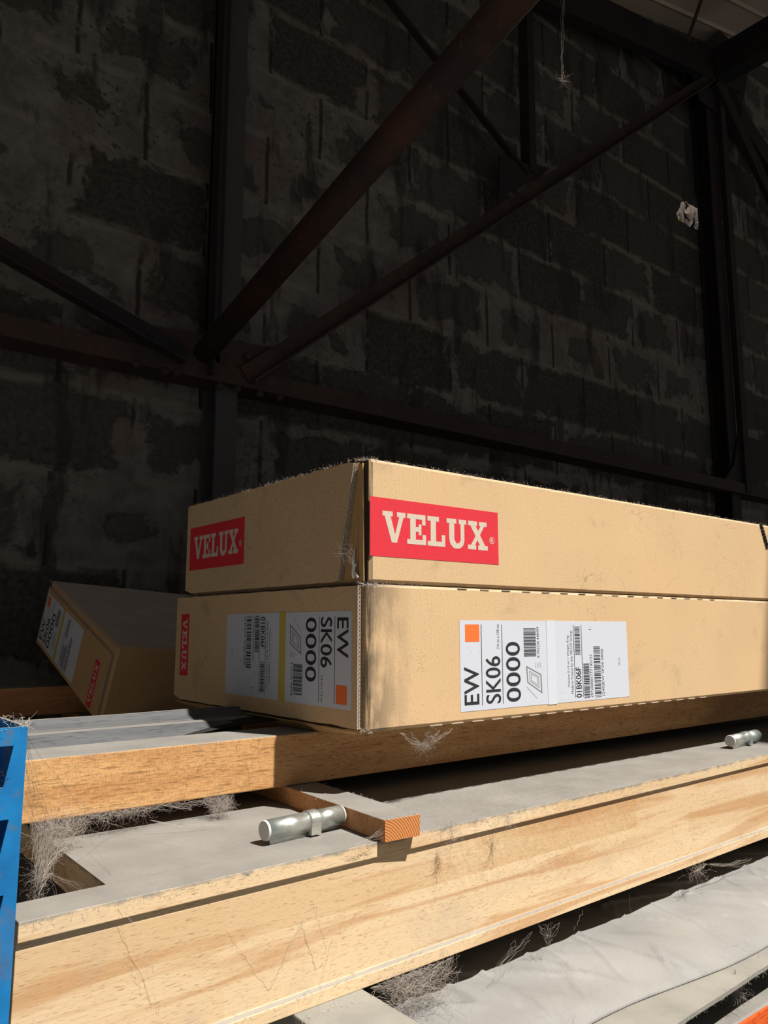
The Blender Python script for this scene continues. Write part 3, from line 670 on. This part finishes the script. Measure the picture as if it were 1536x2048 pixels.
# ------------------------------------------------------------------ lower layer: bare board and plastic-wrapped package
m = MB()
def brd(u, v):
    x = .40 + u * 1.35; y = .478 + (x - .4) * .042 + v * .30 + (.002 * noise.noise(Vector((x * 9, 0, 1))) if v == 0 else 0)
    return Vector((x, y, -.4055))
grid_surface(m, brd, 90, 4)
bd = m.build('thin_board', M['dustboard']); md = bd.modifiers.new('s', 'SOLIDIFY'); md.thickness = .0045; md.offset = -1
tag(bd, 'thin dusty grey board under the plastic wrapped package', 'board')
hairs('dust_fluff', bd, [(.7, .4925, -.408), (.9, .50, -.408), (1.1, .508, -.408)], 500, .009, .00018, .002, 31, None, -.5)
m = MB()
def wrap(u, v):
    x = .500 + u * 1.35 + .035 * (v - .3); y0 = .538 + .012 * math.sin(x * 9.5 + 1.2) + .02 * max(0, (x - .95)) - .012 * max(0, .78 - x) * 3
    w = .42 * v; y = y0 + w
    h = .016 * (1 - math.exp(-w / .028)) + .006 * math.sin(min(w, .25) * 12)
    h += .0035 * noise.noise(Vector((x * 9, y * 16, 3))) * min(1, w / .02) + .0022 * noise.noise(Vector((x * 30 + y * 30, y * 8, 1))) * min(1, w / .015)
    rg = abs(noise.noise(Vector((x * 7 + 3, y * 10 + x * 8, 5)))); h += .0045 * max(0, 1 - rg / .06) * min(1, w / .04)
    rg = abs(noise.noise(Vector((x * 12 - 3, y * 5 - x * 4, 9)))); h += .002 * max(0, 1 - rg / .05) * min(1, w / .03)
    if u < .03: h *= u / .03
    return Vector((x, y, -.4040 + max(0, h)))
grid_surface(m, wrap, 420, 150)
pw = m.build('wrapped_package', M['plastic'], smooth=True); md = pw.modifiers.new('s', 'SOLIDIFY'); md.thickness = .001; md.offset = -1
tag(pw, 'long package wrapped in dusty wrinkled clear plastic below the beech frame', 'package')
m = MB(); m.box((.404, .46, -.3835), (.482, 1.2, -.3395)); lb = m.build('crosswise_batten', M['dustboard'], bevel=.0015)
tag(lb, 'flat dusty batten lying crosswise under the beech frame', 'batten')
hairs('dust_fluff', lb, [(.405, .5, -.3395), (.405, .62, -.3395), (.482, .62, -.3395), (.482, .5, -.3395)], 200, .010, .00018, .002, 33)

# ------------------------------------------------------------------ beech door frame lying flat
A0 = math.radians(1.17)
def R(x, y, z):                     # the frame is turned slightly about its left front corner
    dx, dy = x - .16, y - .628; return Vector((.16 + dx * math.cos(A0) - dy * math.sin(A0), .628 + dx * math.sin(A0) + dy * math.cos(A0), z))
df = empty('door_frame', (.16, .628, -.339)); tag(df, 'pale beech door frame lying flat with barrel hinges on its dusty top', 'frame')
ZT, ZB = -.2098, -.3395
m = MB()
prof = [(.630, ZT), (.630, ZT - .0145), (.6336, ZT - .0145), (.6336, ZT - .1152), (.6296, ZT - .1182), (.6296, ZB), (.674, ZB), (.6740, ZT)]
xs = [.167 + .02 * i for i in range(int(2.0 / .02))]
vs = []; n_ = len(prof)
for x in xs:
    for (y, z) in prof: vs.append(R(x, y, z))
fs = [(i * n_ + k, i * n_ + (k + 1) % n_, (i + 1) * n_ + (k + 1) % n_, (i + 1) * n_ + k) for i in range(len(xs) - 1) for k in range(n_)] + [tuple(range(n_)), tuple((len(xs) - 1) * n_ + k for k in range(n_ - 1, -1, -1))]
m.add(vs, fs); m.build('front_rail', M['beech'], df, bevel=.0007)
m = MB(); m.prism([R(.246, .6741, ZT), R(2.1, .6741, ZT), R(2.1, 1.20, ZT), R(.262, 1.20, ZT)], (0, 0, -.032)); m.build('panel', M['beech'], df)
m = MB(); m.prism([R(.262, 1.72, ZT), R(2.1, 1.72, ZT), R(2.1, 1.78, ZT), R(.262, 1.78, ZT)], (0, 0, ZB - ZT)); m.build('back_rail', M['brown2'], df, bevel=.0008)
hairs('dust_fluff', df, [R(.17 + .05 * i, .6298, ZT - .0015) for i in range(30)], 900, .008, .00013, .0035, 41, M['fluff'], -.2)
hairs('dust_fluff', df, [R(.30 + .05 * i, .6298, ZT - .117) for i in range(26)], 500, .008, .00016, .003, 42, M['fluff'], .1)
def hinge(cx, cy, half):
    T = Matrix.Translation(R(cx, cy, 0)) @ Matrix.Rotation(A0 + math.radians(3.5), 4, 'Z')
    r = .0098; zc = ZT + .0135; L = half
    m = MB(); m.tube([T @ Vector(p) for p in ((-L, 0, zc), (0.012, 0, zc))], r, 28); m.box((-L + .003, -.0035, ZT - .001), (.004, .0035, zc), 0, T)
    h = m.build('hinge', M['galv'], df, smooth=False)
    for p in h.data.polygons: p.use_smooth = len(p.vertices) == 4
    m = MB(); m.tube([T @ Vector(p) for p in ((.012, 0, zc), (L, 0, zc))], r * 1.0, 28); m.box((.010, -.001, ZT - .001), (L - .002, .006, zc - .004), 0, T)
    o = m.build('barrel', M['galv'], h); 
    for p in o.data.polygons: p.use_smooth = len(p.vertices) == 4
    m = MB(); prof = [(.002, r * 1.02), (.003, r * 1.12), (.014, r * 1.12), (.016, r * 1.02)]
    m.tube([T @ Vector((x, 0, zc)) for x, _ in prof], [q for _, q in prof], 28, False); m.box((.002, -r * 1.05, ZT + .002), (.0145, -r * .55, zc), 0, T)
    m.build('collar', M['galv'], h)
    m = MB(); m.tube([T @ Vector(p) for p in ((-L - .0022, 0, zc), (-L, 0, zc))], [r * .93, r * .99], 28); m.tube([T @ Vector(p) for p in ((L, 0, zc), (L + .002, 0, zc))], [r * .99, r * .93], 28)
    m.build('end_cap', M['cap'], h)
hinge(.456, .694, .047); hinge(1.408, .700, .056)

# ------------------------------------------------------------------ battens and brown beams
bt = empty('timber_batten', (.525, .63, -.2097)); tag(bt, 'small orange pine batten sticking out from under the brown beam', 'batten')
T = Matrix.Translation((.503, .629, 0)) @ Matrix.Rotation(math.radians(-3.0), 4, 'Z')
m = MB(); m.box((0, 0.0006, ZT + .0003), (.0445, 1.28, -.1885), 0, T); m.build('shaft', M['pine'], bt, bevel=.0006)
m = MB(); m.box((.0004, 0, ZT + .0006), (.0441, .0008, -.1888), 0, T); eg = m.build('end_grain', M['endgrain'], bt); eg['label'] = 'saw-cut end with growth rings'
hairs('dust_fluff', bt, [T @ Vector(p) for p in ((0, .2, -.188), (0, .002, -.188), (.0445, .002, -.188), (.0445, .2, -.188))], 260, .006, .00013, .002, 51)
m = MB(); m.prism([(.10, .832, -.128), (.10, .832, -.1882), (.10, .905, -.1882), (.10, .905, -.128)], (2.0, 0, 0)); bm_ = m.build('timber_beam', M['brown'], bevel=.0015)
tag(bm_, 'reddish brown planed beam with dusty top directly under the stacked boxes', 'beam')
m = MB(); m.prism([(-.10, 1.82, -.128), (-.10, 1.82, -.1882), (-.10, 1.90, -.1882), (-.10, 1.90, -.128)], (2.2, 0, 0)); bm2 = m.build('timber_beam', M['brown2'], bevel=.002)
tag(bm2, 'dark brown beam at the back behind the leaning box', 'beam')

# grey coated sheet profiles behind the front beam
def strip(name, prof, x0, x1, round_end, mat, label, seed):
    mb = MB(); npf = len(prof); nx = 60
    def fn(u, v):
        j = min(int(v * (npf - 1)), npf - 2); t = v * (npf - 1) - j
        y = prof[j][0] * (1 - t) + prof[j + 1][0] * t; z = prof[j][1] * (1 - t) + prof[j + 1][1] * t
        xe = x1 - round_end * (1 - math.sqrt(max(0, 1 - (2 * v - 1) ** 2 * .999)))
        x = x0 + (xe - x0) * u
        return Vector((x, y + .0015 * noise.noise(Vector((x * 5, seed, 0))), z + .001 * noise.noise(Vector((x * 7, seed, 4)))))
    grid_surface(mb, fn, nx, (npf - 1) * 4); o = mb.build(name, mat, smooth=True)
    md = o.modifiers.new('s', 'SOLIDIFY'); md.thickness = .0012; md.offset = -1
    return tag(o, label, 'profile')
strip('sheet_profile', [(.907, -.129), (.914, -.1335), (.924, -.1315), (.936, -.124), (.948, -.1195), (.962, -.1180)], .10, .505, .06, M['grey'], 'grey dusty sheet profile with rounded end just behind the front beam', 1)
strip('sheet_profile', [(.966, -.124), (.985, -.122), (1.004, -.117), (1.012, -.110)], .10, .56, .03, M['grey'], 'second grey sheet profile, the one farther from the front beam', 2)
m = MB()
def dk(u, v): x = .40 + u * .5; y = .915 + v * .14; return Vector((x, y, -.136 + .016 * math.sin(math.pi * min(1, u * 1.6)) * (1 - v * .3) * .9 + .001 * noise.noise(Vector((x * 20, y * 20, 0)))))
grid_surface(m, dk, 40, 10); dkk = m.build('shaded_sheet', M['black'], smooth=True); md = dkk.modifiers.new('s', 'SOLIDIFY'); md.thickness = .002  # third sheet, black to stand in for the shade under the box
tag(dkk, 'sheet running under the lower stacked box, coloured black for the shade there', 'sheet')

# ------------------------------------------------------------------ cardboard boxes
def carton(origin, T, L, D, Hh, key, label, group=None):
    root = empty('cardboard_box', origin); tag(root, label, 'box', 'skylight flashing boxes'); card = M[key]
    return root, card
# lower box of the stack --------------------------------------------------
ox, oy = .545, .72
T = Matrix.Translation((ox, oy, -.118))
low, cm = carton((ox, oy, -.118), T, 1.2, .512, .169, 'card_b', 'lower of the two stacked cardboard boxes with white label on its lit side')
m = MB(); fine_box(m, (.006, 0, 0), (1.22, .512, .169), .02, .0011, .0022, T, 2); s_ = m.build('carton', cm, low, smooth=False); weld(s_)
m = MB(); pts = [(-.001, .012, .003), (-.001, .012, .166)] + [(-.001, .012 + .5 * k / 30, .1665 + .0012 * noise.noise(Vector((k * .9, 0, 2)))) for k in range(1, 31)] + [(-.001, .512, .160), (-.001, .512, .010)] + [(-.001, .512 - .5 * k / 20, .004 + .0015 * noise.noise(Vector((k * .7, 4, 2)))) for k in range(1, 20)]
m.prism([T @ Vector(p) for p in pts], (.0055, 0, 0)); fp = m.build('end_flap', M['card_f'], low)
m = MB(); corrugated_edge(m, T @ Vector((-.001, .0115, .167)), T @ Vector((-.001, .0115, .003)), (0, -1, 0), -.0066, 2); e_ = m.build('corrugated_edge', M['card_edge'], fp, fixn=False); e_['label'] = 'torn wavy corrugated edge'
m = MB(); m.box((.0062, .004, .004), (.0075, .03, .165), 0, T); m.build('gap_shade', M['card_dark'], low)  # dark strip carries the shade inside the fold
# loose bottom flap sagging on to the beam
m = MB()
def flp(u, v):
    y = .02 + .49 * u; dz = -.0005 - (.009 + .002 * math.sin(u * 9)) * v * (0.5 + .5 * math.sin(math.pi * u)); return T @ Vector((.001 + .012 * v, y, dz + .0006 * noise.noise(Vector((u * 30, v, 0)))))
grid_surface(m, flp, 60, 3); ff = m.build('bottom_flap', M['card_in'], low); md = ff.modifiers.new('s', 'SOLIDIFY'); md.thickness = .0015
# perforated crease slots along upper and lower edge
m = MB()
for k in range(16):
    x = .150 + .041 * k; m.box((x, -.0006, .1662), (x + .016, .0006, .1672), 0, T)
m.build('perforation', M['card_slot'], low)
m = MB()
for k in range(18):
    x = .10 + .036 * k; m.box((x, -.0008, .0003), (x + .020, .0006, .0013), 0, T)
m.build('perforation', M['card_edge'], low)
shipping_label(low, (.697 - ox, 0, -.1045 + .118), (0, 0, 1), (1, 0, 0), T, .3585, .1135)
shipping_label(low, (-.001, .742 - oy, .0195 + .118), (0, 0, -1), (0, 1, 0), T, .311, .1140, yellow=True)
f = Face((-.001, 1.2125 - oy, .0215 + .118), (0, 0, -1), (0, -1, 0), T)
logo(low, f, 0, 0, .0975, .0295, False, (.08, .93, .22, .80))
hairs('dust_fluff', low, [T @ Vector(p) for p in ((-.001, .5, .169), (-.001, .2, .169), (0, .01, .169), (.02, 0, .169), (.1, 0, .1685))], 420, .006, .00014, .002, 61)
hairs('dust_fluff', low, [T @ Vector(p) for p in ((.003, .008, .168), (.012, 0, .167), (.02, .002, .169))], 150, .006, .0003, .003, 62)
hairs('dust_fluff', low, [T @ Vector(p) for p in ((.003, .008, .003), (.012, 0, .001))], 120, .006, .0003, .002, 63, None, -.3)
# upper box ----------------------------------------------------------------
T = Matrix.Translation((.545, .72, .0518))
upb, cm = carton((.545, .72, .0525), T, 1.2, .48, .148, 'card_a', 'upper of the two stacked cardboard boxes with big red logo panels')
m = MB(); fine_box(m, (.009, 0, 0), (1.22, .483, .148), .02, .0013, .0022, T, 7); s_ = m.build('carton', cm, upb); weld(s_)
m = MB(); pts = [(-.001, .052, .004), (-.001, .040, .060), (-.001, .0215, .1445)] + [(-.001, .0215 + .4615 * k / 34, .1465 + .0013 * noise.noise(Vector((k * 1.1, 7, 2)))) for k in range(1, 35)] + [(-.001, .483, .008)] + [(-.001, .483 - .43 * k / 20, .003 + .0012 * noise.noise(Vector((k * .7, 9, 2)))) for k in range(1, 20)]
m.prism([T @ Vector(p) for p in pts], (.0055, 0, 0)); fp = m.build('end_flap', cm, upb)
m = MB()
for a, b in (((-.001, .0210, .1445), (-.001, .0395, .060)), ((-.001, .0395, .060), (-.001, .0515, .004))):
    pa, pb = T @ Vector(a), T @ Vector(b); dn = (pb - pa).normalized(); outn = Vector((0, -1, 0)); outn = (outn - dn * outn.dot(dn)).normalized()
    corrugated_edge(m, pa, pb, outn, -.0062, 2)
e_ = m.build('corrugated_edge', M['card_edge'], fp, fixn=False); e_['label'] = 'torn wavy corrugated edge'
m = MB(); m.box((.0065, .020, .002), (.0085, .10, .146), 0, T); m.build('inner_flap', M['card_in'], upb)
m = MB(); m.prism([T @ Vector(p) for p in ((.0045, .0065, .002), (.0045, .0155, .002), (.0045, .0175, .143), (.0045, .0095, .143))], (.002, 0, 0)); m.build('inner_flap', M['card_in'], upb)
m = MB(); m.box((.0075, .0025, .002), (.0088, .022, .146), 0, T); m.build('gap_shade', M['card_dark'], upb)  # dark plate stands in for shade behind the open corner
m = MB(); m.tube([T @ Vector(p) for p in ((.004, .024, .040), (.003, .025, .028), (.002, .022, .020), (.002, .024, .012), (.003, .023, .006))], [.0015, .0017, .0022, .0022, .0026], 8); m.tube([T @ Vector(p) for p in ((.002, .022, .014), (.002, .017, .010), (.002, .014, .006))], [.0012, .0016, .002], 8); m.tube([T @ Vector(p) for p in ((.002, .024, .020), (.002, .018, .022))], [.0012, .0014], 8)
m.build('glue_strand', M['glue'], upb, smooth=True)
f = Face((0, 0, 0), (1, 0, 0), (0, 0, 1), T)
m = MB(); f.plate(m, .0085, .0315, .2265, .102, 0, .0002); logo(upb, f, .0085, .0315, .2265, .1020)
f = Face((-.001, 0, 0), (0, -1, 0), (0, 0, 1), T)
logo(upb, f, -.4700, .0395, -.2875, .1085)
hairs('dust_fluff', upb, [T @ Vector(p) for p in ((0, .48, .147), (0, .2, .147), (0, .02, .148), (.02, 0, .148), (.3, 0, .148), (.6, 0, .148), (1.0, 0, .148))], 1500, .007, .00014, .0018, 64)
m = MB()
for k in range(7):
    m.box((.968 + .0028 * k, -.0016, .147 - .0065 * (k + 1)), (.977 + .0028 * k, .0005, .1485 - .006 * k), 0, T)
bs = m.build('strap_end', M['black'], upb); bs['label'] = 'short black frayed strap over the top edge'
hairs('dust_fluff', upb, [T @ Vector((.972, -.002, .147)), T @ Vector((.990, -.002, .105))], 160, .008, .0003, .003, 65, M['black'])
# leaning box at the back -------------------------------------------------
Rz = Matrix.Rotation(.033, 4, 'Z'); Ry = Matrix.Rotation(.068, 4, 'Y'); Rx = Matrix.Rotation(.322, 4, 'X')
T = Matrix.Translation((.534, 1.477, -.036)) @ Rz @ Ry @ Rx @ Matrix.Translation((0, 0, -.1536))
b0 = T @ Vector((0, 0, 0))
lean, cm = carton(b0, T, 1.1, .46, .1536, 'card_c', 'dusty cardboard box leaning back against the block wall on the left')
m = MB(); fine_box(m, (.004, 0, 0), (1.1, .46, .1536), .02, .0014, .0025, T, 12); s_ = m.build('carton', cm, lean); weld(s_)
m = MB(); m.prism([T @ Vector(p) for p in ((-.001, .012, .004), (-.001, .012, .134), (-.001, .456, .138), (-.001, .456, .004))], T.to_3x3() @ Vector((.005, 0, 0))); fp = m.build('end_flap', cm, lean)
m = MB(); corrugated_edge(m, T @ Vector((-.001, .0115, .134)), T @ Vector((-.001, .0115, .004)), T.to_3x3() @ Vector((0, -1, 0)), -.0062, 2); m.build('corrugated_edge', M['card_edge'], fp, fixn=False)
shipping_label(lean, (-.001, .447, .012), (0, 0, 1), (0, -1, 0), T, .27, .115, yellow=True)
f = Face((-.001, .052, .008), (0, 0, 1), (0, 1, 0), T); logo(lean, f, 0, 0, .094, .026, False, (.08, .93, .22, .80))
hairs('dust_fluff', lean, [T @ Vector((0, .46, .152)), T @ Vector((0, .01, .150))], 500, .012, .0003, .004, 66)

# ------------------------------------------------------------------ cobwebs
rw = random.Random(21)
def lerp_path(path, t):
    t *= len(path) - 1; i = min(int(t), len(path) - 2); return Vector(path[i]).lerp(Vector(path[i + 1]), t - i)
def strand(mb, a, b, sag=.0, wob=.002, r=.00018, n=7):
    pts = []
    for k in range(n + 1):
        t = k / n; p = Vector(a).lerp(Vector(b), t); p.z -= sag * 4 * t * (1 - t)
        if 0 < k < n: p += Vector([rw.gauss(0, wob) for _ in range(3)])
        pts.append(p)
    mb.tube(pts, r * .5 * rw.uniform(.4, 1.3), 3, False)
def tangle(mb, c, rad, n, r=.00018, seg=.008):
    for _ in range(int(n * .8)):
        p = Vector(c) + Vector([rw.gauss(0, .5) * rad[i] for i in range(3)]); d = Vector([rw.gauss(0, 1) for _ in range(3)]).normalized(); pts = [p]
        for k in range(rw.choice((3, 4, 5, 6))):
            d = (d + Vector([rw.gauss(0, .55) for _ in range(3)])).normalized(); pts.append(pts[-1] + d * seg * rw.uniform(.4, 1.2))
        mb.tube(pts, r * .5 * rw.uniform(.4, 1.3), 3, False)
def web(label, fn):
    mb = MB(); fn(mb); tag(mb.build('cobweb', M['web'], fixn=False), label, 'cobweb')
def P3(x, y, Y): return at(x, y, Y=Y)
def w1(mb):
    top = [P3(x, y, .828) for x, y in ((60, 1645), (110, 1638), (150, 1632), (230, 1620))]
    tri = [P3(75, 1795, .70), P3(90, 1740, .73), P3(120, 1712, .75), P3(150, 1690, .80)]
    for _ in range(90):
        a = lerp_path(top, rw.random() ** 1.2 * .8); b = lerp_path(tri, rw.random()); strand(mb, a, b, rw.uniform(0, .006), .0022, .00016, 10)
    for _ in range(50): strand(mb, P3(rw.uniform(60, 110), 1640, .826), P3(rw.uniform(70, 90), rw.uniform(1730, 1800), .72), .001, .0015, .00015)
    for _ in range(26): strand(mb, P3(95, 1745, .75), P3(rw.uniform(50, 190), rw.uniform(1760, 1800), .69), .0, .001, .00013)
    for x, y, rx, n in ((105, 1662, .016, 260), (140, 1652, .018, 260), (95, 1700, .011, 160), (78, 1745, .007, 110), (115, 1685, .012, 140), (72, 1790, .004, 60)):
        tangle(mb, P3(x, y, .80), (rx, .010, rx * .7), n, .00016, .005)
web('thick tangled cobweb between the blue upright, brown beam and beech frame', w1)
def w2(mb):
    top = [P3(x, y, .829) for x, y in ((170, 1630), (230, 1622), (300, 1612), (380, 1602), (470, 1590))]
    for _ in range(50):
        t = rw.random() * .85; strand(mb, lerp_path(top, t), lerp_path(top, min(1, t + rw.uniform(.1, .3))), rw.uniform(.001, .008), .0014, .00014, 9)
    for x in range(180, 300, 10): tangle(mb, P3(x, 1636 - (x - 180) * .13, .825), (.007, .004, .004), 26, .00014, .004)
    for _ in range(90): strand(mb, P3(rw.uniform(405, 470), rw.uniform(1588, 1600), .829), P3(rw.uniform(425, 462), rw.uniform(1618, 1645), .81), 0, .0025, .00013)
    tangle(mb, P3(445, 1616, .82), (.012, .005, .009), 260, .00013, .004)
    for _ in range(8): strand(mb, P3(300, 1640, .80), P3(rw.uniform(400, 462), 1648, .78), .004, .001, .00012)
    for _ in range(12): strand(mb, P3(rw.uniform(300, 400), 1609, .829), P3(382, rw.uniform(1616, 1622), .81), 0, .001, .00014)
web('curtain-like cobweb sagging from the underside of the brown beam', w2)
def w3(mb):
    for x, y in ((800, 1466), (822, 1465), (858, 1462), (880, 1460), (905, 1457)):
        for _ in range(9): strand(mb, P3(x, y, .722), P3(rw.uniform(835, 855), rw.uniform(1485, 1502), .73), .002, .0016, .00014)
    tangle(mb, P3(845, 1492, .73), (.010, .004, .007), 150, .00014, .004); tangle(mb, P3(858, 1470, .725), (.010, .003, .006), 50, .00014, .004)
web('small grey cobweb hanging under the lit side of the lower box', w3)
def w4(mb):
    edge = [P3(x, y, .636) for x, y in ((740, 1976), (800, 1953), (850, 1935), (910, 1912))]
    for _ in range(150):
        a = lerp_path(edge, rw.random()); b = P3(rw.uniform(770, 905), rw.uniform(1955, 2015), .63); strand(mb, a, b, .0, .002, .00015)
    tangle(mb, P3(830, 1985, .63), (.024, .01, .010), 200); tangle(mb, P3(880, 1955, .63), (.010, .01, .012), 120); tangle(mb, P3(800, 1995, .62), (.012, .01, .008), 90)
web('cobweb tangle under the bottom edge of the beech frame near its middle', w4)
def w5(mb):
    for k in range(5): strand(mb, P3(1124 + rw.uniform(-5, 5), -40, .67), P3(1124 + rw.uniform(-2, 2), 158, .67), 0, .0010, .00045, 14)
    tangle(mb, P3(1124, 160, .67), (.003, .003, .003), 30, .0003, .004)
web('long dusty cobweb strand hanging from the roof at the top', w5)
def w6(mb):
    for _ in range(16): strand(mb, P3(rw.uniform(1075, 1120), 1850 + rw.uniform(-6, 6), .638), P3(rw.uniform(1092, 1100), rw.uniform(1870, 1905), .636), 0, .0015, .00015)
    for _ in range(4): strand(mb, P3(1065, 1863, .636), P3(rw.uniform(985, 1010), rw.uniform(1925, 1950), .62), 0, .001, .00012)
    for _ in range(4): strand(mb, P3(rw.uniform(970, 1090), 1880, .636), P3(1000, 1930, .62), .002, .001, .00012)
    strand(mb, P3(1165, 1820, .636), P3(1148, 1860, .63), 0, .0015, .00022); strand(mb, P3(1258, 1785, .636), P3(1263, 1838, .62), 0, .0006, .00014)
web('thin cobweb threads hanging below the beech frame right of centre', w6)
def w7(mb):
    tangle(mb, P3(1394, 1742, .64), (.007, .004, .005), 80); 
    for _ in range(10): strand(mb, P3(rw.uniform(1400, 1418), 1728, .642), P3(1395, 1742, .64), 0, .001, .0002)
    for _ in range(14): strand(mb, P3(1418, 1728, .645), P3(rw.uniform(1480, 1510), rw.uniform(1716, 1728), .66), .004, .001, .00012)
web('fluffy cobweb knot under the beech frame towards its right end', w7)
def w8(mb):
    for x0, x1 in ((1470, 1472), (1492, 1482), (1493, 1487)):
        for _ in range(12): strand(mb, P3(x0 + rw.uniform(-2, 2), 1943 + rw.uniform(-6, 0), .515), P3(x1 + rw.uniform(-4, 4), 1982, .515), 0, .0012, .00018)
    tangle(mb, P3(1476, 1982, .515), (.007, .004, .006), 160, .00018, .005)
    for x in (1518, 1526, 1533):
        for _ in range(5): strand(mb, P3(x, 1905, .52), P3(x - 2 + rw.uniform(-2, 2), 1945, .52), 0, .001, .00015)
web('grey cobweb pouch hanging below the thin dusty board on the right', w8)
def w9(mb):
    a = at(55, 1470, Y=.53)
    for tx, ty, Y_ in ((235, 1650, .82), (240, 1652, .82), (105, 1600, .82), (100, 1640, .80)): strand(mb, a, P3(tx, ty, Y_), .012, .0004, .00016, 12)
    for _ in range(26): strand(mb, at(52 + rw.uniform(-2, 2), rw.uniform(1470, 1600), Y=.535), P3(rw.uniform(60, 130), rw.uniform(1640, 1700), .80), .004, .001, .00010, 10)
    strand(mb, P3(235, 1650, .82), P3(500, 1730, .66), .004, .0005, .00014, 10); strand(mb, P3(175, 1662, .80), P3(240, 1790, .66), .0, .0005, .00012)
web('long cobweb threads strung from the top of the blue upright', w9)
def w10(mb):
    for _ in range(26): strand(mb, at(rw.uniform(680, 695), rw.uniform(1030, 1090), X=.541), at(rw.uniform(692, 712), rw.uniform(1090, 1150), X=.543), 0, .0015, .00012)
    tangle(mb, at(698, 1105, X=.541), (.002, .008, .014), 50, .00012, .005)
web('fine cobweb in the open corner of the upper box', w10)
def face_threads(lines, knots=()):
    def fn(mb):
        for (x0, y0, x1, y1) in lines:
            for _ in range(2): strand(mb, P3(x0, y0, .6275), P3(x1 + rw.uniform(-5, 5), y1, .6285), 0, .0010, .00016, 14)
        for x, y in knots: tangle(mb, P3(x, y, .626), (.003, .001, .009), 60, .00018, .004)
    return fn
web('dusty cobweb tuft on the front lip of the beech frame right of the batten', face_threads([(905, 1655, 895, 1760), (898, 1658, 905, 1680)], [(905, 1668)]))
web('loose cobweb threads on the left part of the beech frame front', face_threads([(245, 1800, 330, 2000), (265, 1870, 300, 1960)]))
web('forked cobweb threads on the middle of the beech frame front', face_threads([(560, 1940, 625, 1800), (625, 1800, 650, 1900), (560, 1940, 470, 1830), (690, 1830, 640, 2000)]))
web('single diagonal cobweb thread across the beech frame right of its middle', face_threads([(950, 1830, 1120, 1640)]))
web('small cobweb on the beech frame lip near the right hinge', face_threads([(1015, 1630, 1012, 1665)], [(1015, 1640)]))
def w12(mb):
    for _ in range(14): strand(mb, P3(722 + rw.uniform(-20, 5), 1690, .628), P3(rw.uniform(755, 770), rw.uniform(1655, 1690), .626), 0, .0007, .00013)
web('fine cobweb between the end of the small batten and the frame lip', w12)
